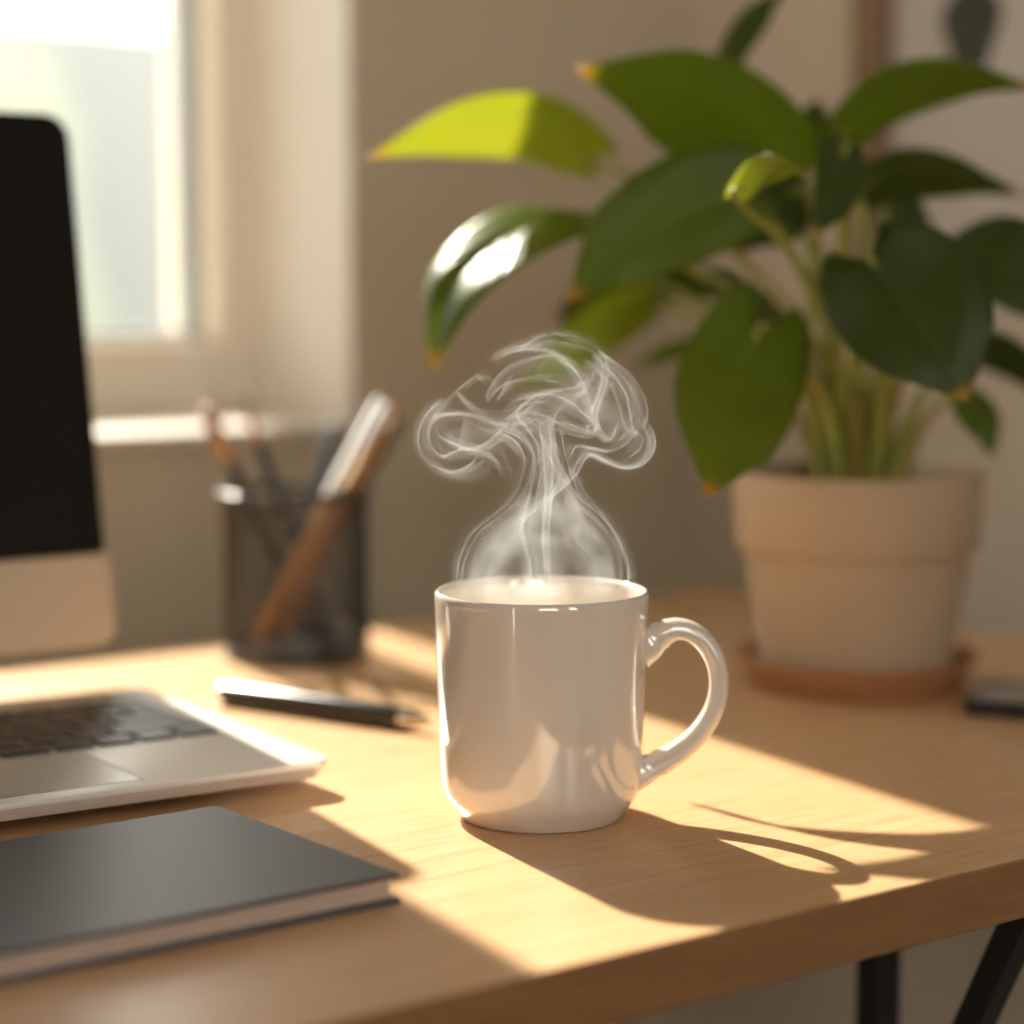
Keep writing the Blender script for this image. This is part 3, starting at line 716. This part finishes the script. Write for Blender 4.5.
STRANDS = [(1.0, 3.5, [(-32.1, 87.8), (-32.5, 93.2), (-31.5, 100.7), (-27.1, 110.2), (-19.0, 117.0), (-12.3, 123.1), (-7.6, 131.9), (-6.6, 140.1), (-9.6, 146.2), (-15.0, 149.6), (-23.1, 152.3)]),
  (1.0, -3.5, [(32.5, 87.8), (32.9, 93.2), (32.3, 102.1), (28.2, 111.6), (21.5, 119.7), (14.7, 125.1), (12.0, 131.9), (9.3, 140.1), (7.3, 149.6), (5.3, 155.0)]),
  (0.5, -2.4, [(14.0, 133.3), (16.1, 127.8), (19.4, 123.1), (25.5, 115.6), (30.6, 106.1), (32.3, 98.0)]),
  (1.1, 1.9, [(-8.2, 108.8), (-7.6, 115.6), (-0.1, 122.4), (6.6, 127.8), (13.4, 134.6), (16.1, 139.4), (19.4, 141.7), (24.8, 139.1), (32.3, 136.5), (39.0, 138.0), (43.3, 144.1), (42.4, 150.9), (39.0, 155.7)]),
  (0.8, 3.0, [(3.9, 89.8), (3.2, 98.0), (2.6, 111.6), (3.9, 125.1), (3.9, 138.7), (3.2, 152.3), (3.9, 159.1)]),
  (0.8, 2.7, [(-3.9, 89.8), (-4.2, 98.0), (-6.6, 108.8), (-7.2, 115.6), (-4.2, 127.8), (-2.6, 138.7), (-6.2, 148.2), (-13.6, 152.5)]),
  (0.5, 2.4, [(-21.1, 88.5), (-19.7, 96.6), (-14.3, 104.8), (-6.9, 112.9), (-0.1, 119.7), (2.6, 131.9)]),
  (0.7, 2.7, [(14.0, 106.1), (15.0, 118.3), (12.0, 127.8), (6.6, 138.7), (3.6, 148.2), (2.6, 156.3)]),
  (0.9, 3.0, [(-9.6, 179.4), (-2.8, 184.8), (3.9, 187.3), (13.4, 186.2), (21.5, 182.1), (25.5, 175.3), (24.8, 167.2), (21.7, 159.1), (20.9, 152.3)]),
  (0.9, 2.2, [(-17.7, 178.1), (-9.6, 181.5), (-0.1, 181.5), (8.0, 178.1), (13.4, 172.6), (16.7, 165.8), (19.4, 157.7), (21.5, 152.5), (17.4, 150.9), (9.3, 153.9), (2.6, 155.0)]),
  (0.7, -3.5, [(21.5, 181.5), (26.9, 177.8), (33.6, 172.6), (38.8, 164.5), (40.0, 156.3), (36.6, 149.3)]),
  (1.0, -3.2, [(-37.9, 162.5), (-43.3, 157.7), (-46.7, 152.3), (-47.7, 146.8), (-46.0, 140.7), (-40.6, 136.0), (-33.9, 134.5), (-27.8, 137.1), (-24.7, 141.4)]),
  (0.8, -1.9, [(-31.2, 167.2), (-37.9, 160.4), (-42.3, 153.0), (-42.8, 146.2), (-38.6, 140.7), (-31.2, 143.0), (-24.2, 142.1), (-18.8, 139.8), (-16.3, 135.3), (-15.0, 132.2)]),
  (0.9, 1.9, [(-42.7, 155.0), (-39.3, 156.6), (-32.5, 157.0), (-24.4, 155.7), (-16.3, 152.5), (-8.2, 149.8), (-4.2, 144.1)]),
  (0.9, -2.2, [(-42.3, 150.2), (-35.2, 145.5), (-27.1, 143.0), (-19.0, 146.8), (-10.9, 156.1), (-2.8, 163.4), (3.9, 165.3), (12.0, 164.5), (17.4, 160.4)]),
  (0.9, 1.6, [(-33.6, 165.8), (-29.8, 161.0), (-25.5, 157.4), (-18.8, 156.3), (-9.6, 159.1), (-0.1, 164.2), (9.3, 166.5), (16.1, 168.8), (18.1, 172.6)]),
  (0.6, 0.8, [(-32.5, 166.4), (-27.8, 170.2), (-24.4, 172.0), (-23.1, 169.1)]),
  (0.7, 1.4, [(-29.2, 155.7), (-30.9, 148.9), (-31.7, 144.1), (-32.8, 139.8)]),
  (0.9, 2.4, [(-13.6, 159.7), (-6.9, 163.5), (2.6, 165.2), (10.7, 162.3), (16.3, 157.4), (20.4, 153.6), (18.8, 150.6), (10.7, 152.0), (2.6, 156.3), (-5.5, 158.4), (-10.7, 155.7), (-9.6, 149.6)]),
  (0.9, 1.6, [(32.3, 138.7), (37.9, 142.8), (39.0, 147.5), (35.6, 150.9), (34.3, 157.7), (32.3, 165.2), (26.9, 172.6), (22.8, 176.7)]),
  (0.6, 2.7, [(16.1, 169.9), (10.7, 175.3), (2.6, 179.1), (-5.5, 177.8), (-13.6, 174.3), (-19.7, 167.2), (-22.4, 160.4)]),
  (0.6, 1.9, [(30.2, 153.6), (27.1, 146.2), (23.5, 149.8), (21.7, 157.4), (24.4, 167.2), (25.5, 172.6)]),
  (0.8, 1.4, [(10.7, 139.4), (13.4, 144.7), (18.8, 144.1), (26.9, 142.5), (34.3, 146.2), (36.1, 150.2)]),
  (0.4, 3.2, [(-5.5, 88.5), (-5.3, 98.0), (-2.6, 104.5), (2.8, 108.6), (9.3, 105.9), (13.4, 98.0), (14.7, 88.5)]),
  (0.4, -2.7, [(22.1, 88.5), (21.5, 95.3), (18.8, 103.4), (13.4, 108.8), (10.9, 117.0), (9.3, 125.1)]),
  (0.5, -3.0, [(27.5, 88.5), (27.1, 95.3), (25.5, 104.8), (18.8, 111.6), (14.0, 119.7), (9.3, 129.2), (6.6, 136.0)]),
  (0.4, 2.7, [(-27.1, 88.5), (-26.5, 95.3), (-23.8, 103.4), (-16.3, 110.2), (-9.6, 115.6), (-4.9, 122.4)]),
  (0.6, 1.6, [(-41.3, 148.2), (-39.3, 152.3), (-33.9, 154.3), (-25.8, 152.3), (-19.0, 148.2), (-13.6, 146.2), (-8.2, 140.1)]),
  (0.5, 2.2, [(-46.0, 148.2), (-44.0, 155.0), (-36.6, 158.4), (-28.5, 157.4), (-20.4, 154.3), (-12.3, 153.6), (-1.5, 155.0)]),
  (0.6, 1.6, [(-0.1, 136.0), (-1.5, 145.5), (-5.5, 152.3), (-9.6, 157.4), (-7.6, 161.1), (-0.1, 162.5), (6.6, 160.4)]),
  (0.6, 1.6, [(8.0, 138.7), (5.3, 146.8), (4.7, 153.6), (6.6, 159.1), (13.4, 163.8), (17.4, 168.6), (19.4, 174.0), (16.1, 179.4)]),
  (0.5, 1.9, [(1.2, 117.0), (5.3, 127.8), (8.2, 136.0), (9.3, 141.4)]),
  (0.5, 1.9, [(-2.2, 119.7), (-0.8, 129.2), (1.2, 136.0), (0.5, 145.5), (-2.2, 152.3), (-8.2, 155.0)]),
  (0.5, -2.4, [(28.2, 145.5), (33.6, 148.2), (37.7, 153.6), (36.6, 161.8), (32.3, 169.9), (25.5, 175.3), (18.8, 177.4)]),
  (0.4, -2.2, [(-21.7, 178.1), (-16.3, 180.8), (-8.2, 183.2), (-0.1, 185.1), (8.0, 184.6), (16.1, 181.5)]),
  (0.5, 1.6, [(-20.4, 161.8), (-16.3, 167.2), (-9.6, 169.9), (-0.1, 170.6), (8.0, 167.9), (14.7, 163.8), (18.8, 156.3)]),
  (0.5, 1.6, [(21.5, 152.3), (25.5, 148.2), (30.9, 146.2), (35.6, 148.9), (37.7, 152.3)]),
  (0.4, 1.6, [(-23.1, 141.4), (-17.7, 145.5), (-12.3, 147.5), (-7.6, 146.2)])]
VEILS = [(2.1, 12.8, [(-0.1, 85.8), (0.1, 93.9), (0.1, 103.4), (0.5, 111.6)]),
  (1.8, 10.5, [(-21.1, 86.4), (-20.4, 95.3), (-17.0, 104.8), (-8.2, 115.6), (-1.5, 125.1)]),
  (1.8, 10.5, [(21.5, 86.4), (21.2, 95.3), (17.4, 106.1), (10.7, 117.0), (6.6, 125.1)]),
  (1.0, 5.7, [(1.2, 106.1), (1.9, 117.0), (2.6, 127.8), (2.6, 138.7), (1.9, 149.6)]),
  (0.6, 6.2, [(-37.9, 146.8), (-29.8, 148.9), (-19.0, 150.9), (-8.2, 154.3), (2.6, 157.7)]),
  (0.55, 6.5, [(2.6, 157.7), (13.4, 160.4), (24.2, 156.3), (33.6, 148.2)]),
  (0.45, 6.1, [(-9.6, 172.6), (2.6, 175.3), (13.4, 171.3), (21.5, 163.1), (25.5, 152.3)])]

# ------------------------------------------------------------------ steam
def steam_mat():
    m = bpy.data.materials.new('steam'); m.use_nodes = True
    nt = m.node_tree; nt.nodes.remove(nt.nodes['Principled BSDF']); L = nt.links
    out = nt.nodes['Material Output']
    at_ = nt.nodes.new('ShaderNodeAttribute'); at_.attribute_name = 'film_opacity'
    tc = nt.nodes.new('ShaderNodeTexCoord')
    nz = nt.nodes.new('ShaderNodeTexNoise'); nz.inputs['Scale'].default_value = 70; nz.inputs['Detail'].default_value = 3
    L.new(tc.outputs['Object'], nz.inputs['Vector'])
    mr = nt.nodes.new('ShaderNodeMapRange'); mr.inputs['From Min'].default_value = 0.3; mr.inputs['From Max'].default_value = 0.7
    mr.inputs['To Min'].default_value = 0.45; mr.inputs['To Max'].default_value = 1.3
    L.new(nz.outputs['Fac'], mr.inputs['Value'])
    mu = nt.nodes.new('ShaderNodeMath'); mu.operation = 'MULTIPLY'; mu.use_clamp = True
    L.new(at_.outputs['Fac'], mu.inputs[0]); L.new(mr.outputs['Result'], mu.inputs[1])
    tr = nt.nodes.new('ShaderNodeBsdfTransparent')
    df = nt.nodes.new('ShaderNodeBsdfDiffuse'); tl = nt.nodes.new('ShaderNodeBsdfTranslucent')
    for n in (df, tl): n.inputs['Color'].default_value = (0.84, 0.88, 0.93, 1)
    ms = nt.nodes.new('ShaderNodeMixShader'); ms.inputs['Fac'].default_value = 0.5
    L.new(df.outputs['BSDF'], ms.inputs[1]); L.new(tl.outputs['BSDF'], ms.inputs[2])
    mx = nt.nodes.new('ShaderNodeMixShader')
    L.new(mu.outputs[0], mx.inputs['Fac']); L.new(tr.outputs['BSDF'], mx.inputs[1]); L.new(ms.outputs['Shader'], mx.inputs[2])
    L.new(mx.outputs['Shader'], out.inputs['Surface'])
    return m

CORE, FILM, VEIL = 0.27, 0.050, 0.060
random.seed(11)
bm = bmesh.new(); dl = bm.verts.layers.float.new('film_opacity')
def ribbon(pts, widths, dens, depth, n):
    """a curling film: pts (x, z) in mm, widths across it in mm, dens at each width"""
    sp = spline(pts, n); rows = []
    y0, a1, p1, sw = depth
    for i, (x, z) in enumerate(sp):
        t = i / (n - 1)
        xa, za = sp[max(i - 1, 0)]; xb, zb = sp[min(i + 1, n - 1)]
        tx, tz = xb - xa, zb - za; l = math.hypot(tx, tz) or 1
        nx, nz = -tz / l, tx / l
        y = y0 + a1 * math.sin(p1 + 4.5 * t)
        cs, sn = math.cos(sw * math.sin(p1 + 3 * t)), math.sin(sw * math.sin(p1 + 3 * t))
        fade = min(1, t / 0.10 + 0.05, (1 - t) / 0.14 + 0.05)
        row = []
        for w, d in zip(widths, dens):
            v = bm.verts.new((0.001 * (x + nx * w * cs), 0.001 * (y + w * sn), 0.001 * (z + nz * w * cs)))
            v[dl] = d * fade
            row.append(v)
        rows.append(row)
    for a, b in zip(rows, rows[1:]):
        for k in range(len(a) - 1):
            bm.faces.new((a[k], a[k + 1], b[k + 1], b[k]))
for st, film, pts in STRANDS:
    sg = 1 if film > 0 else -1
    f = abs(film)
    prof = [(-0.55, 0), (-0.26, 0.22), (-0.11, 0.8), (0, 1.0), (0.12, 0.8), (0.34, 0.42)]
    W_ = [w * sg for w, d in prof] + [sg * f * k for k in (0.35, 0.6, 0.85, 1.15)]
    D_ = [d * CORE * st for w, d in prof] + [FILM * st * k for k in (1.0, 0.7, 0.3, 0.0)]
    dep = (random.uniform(-13, 13), random.uniform(2, 8), random.uniform(0, 6.28), random.uniform(0.2, 0.8))
    ribbon(pts, W_, D_, dep, 14 + 5 * len(pts))
    # finer companion threads beside each strand, drifting away from it
    for c in range(4):
        d0, d1 = [random.uniform(0, v_) * (-1 if pts[len(pts) // 2][0] > 2 else 1) + random.uniform(-0.8, 0.8) for v_ in (3.0, 7.0)]   # drift inwards
        e0, e1 = random.uniform(-1.5, 1.5), random.uniform(-4.0, 3.0)
        m = len(pts) - 1
        q = [(x + d0 + (d1 - d0) * i / m, z + e0 + (e1 - e0) * i / m) for i, (x, z) in enumerate(pts)]
        k = random.uniform(0.5, 1.0) * st
        sg = random.choice((-1, 1)); fw = random.uniform(1.5, 6.0)
        ribbon(q, [-0.36 * sg, -0.13 * sg, 0, 0.15 * sg, 0.25 * fw * sg, 0.6 * fw * sg, fw * sg], [0, 0.06 * k, 0.15 * k, 0.07 * k, 0.024 * k, 0.012 * k, 0],
               (dep[0] + random.uniform(-6, 6), dep[1], dep[2] + random.uniform(-0.5, 0.5), random.uniform(0.2, 0.9)), 14 + 5 * len(pts))
for st, hw, pts in VEILS:
    ks = [-1, -0.8, -0.6, -0.4, -0.2, 0, 0.2, 0.4, 0.6, 0.8, 1]
    for y in (-7, 6):
        ribbon(pts, [hw * k for k in ks], [VEIL * st * math.cos(k * math.pi / 2) ** 1.2 if abs(k) < 1 else 0 for k in ks], (y, 3, random.uniform(0, 6), 0.3), 24)
me = bpy.data.meshes.new('steam'); bm.to_mesh(me); bm.free()
me.materials.append(steam_mat())
me.polygons.foreach_set('use_smooth', [True] * len(me.polygons))
steam = bpy.data.objects.new('steam', me); C.objects.link(steam)
steam.location = (0, 0, TOP); steam.rotation_euler = (0, 0, R(-37))
tag(steam, 'curling white steam rising out of the white mug', 'steam')
steam['kind'] = 'stuff'
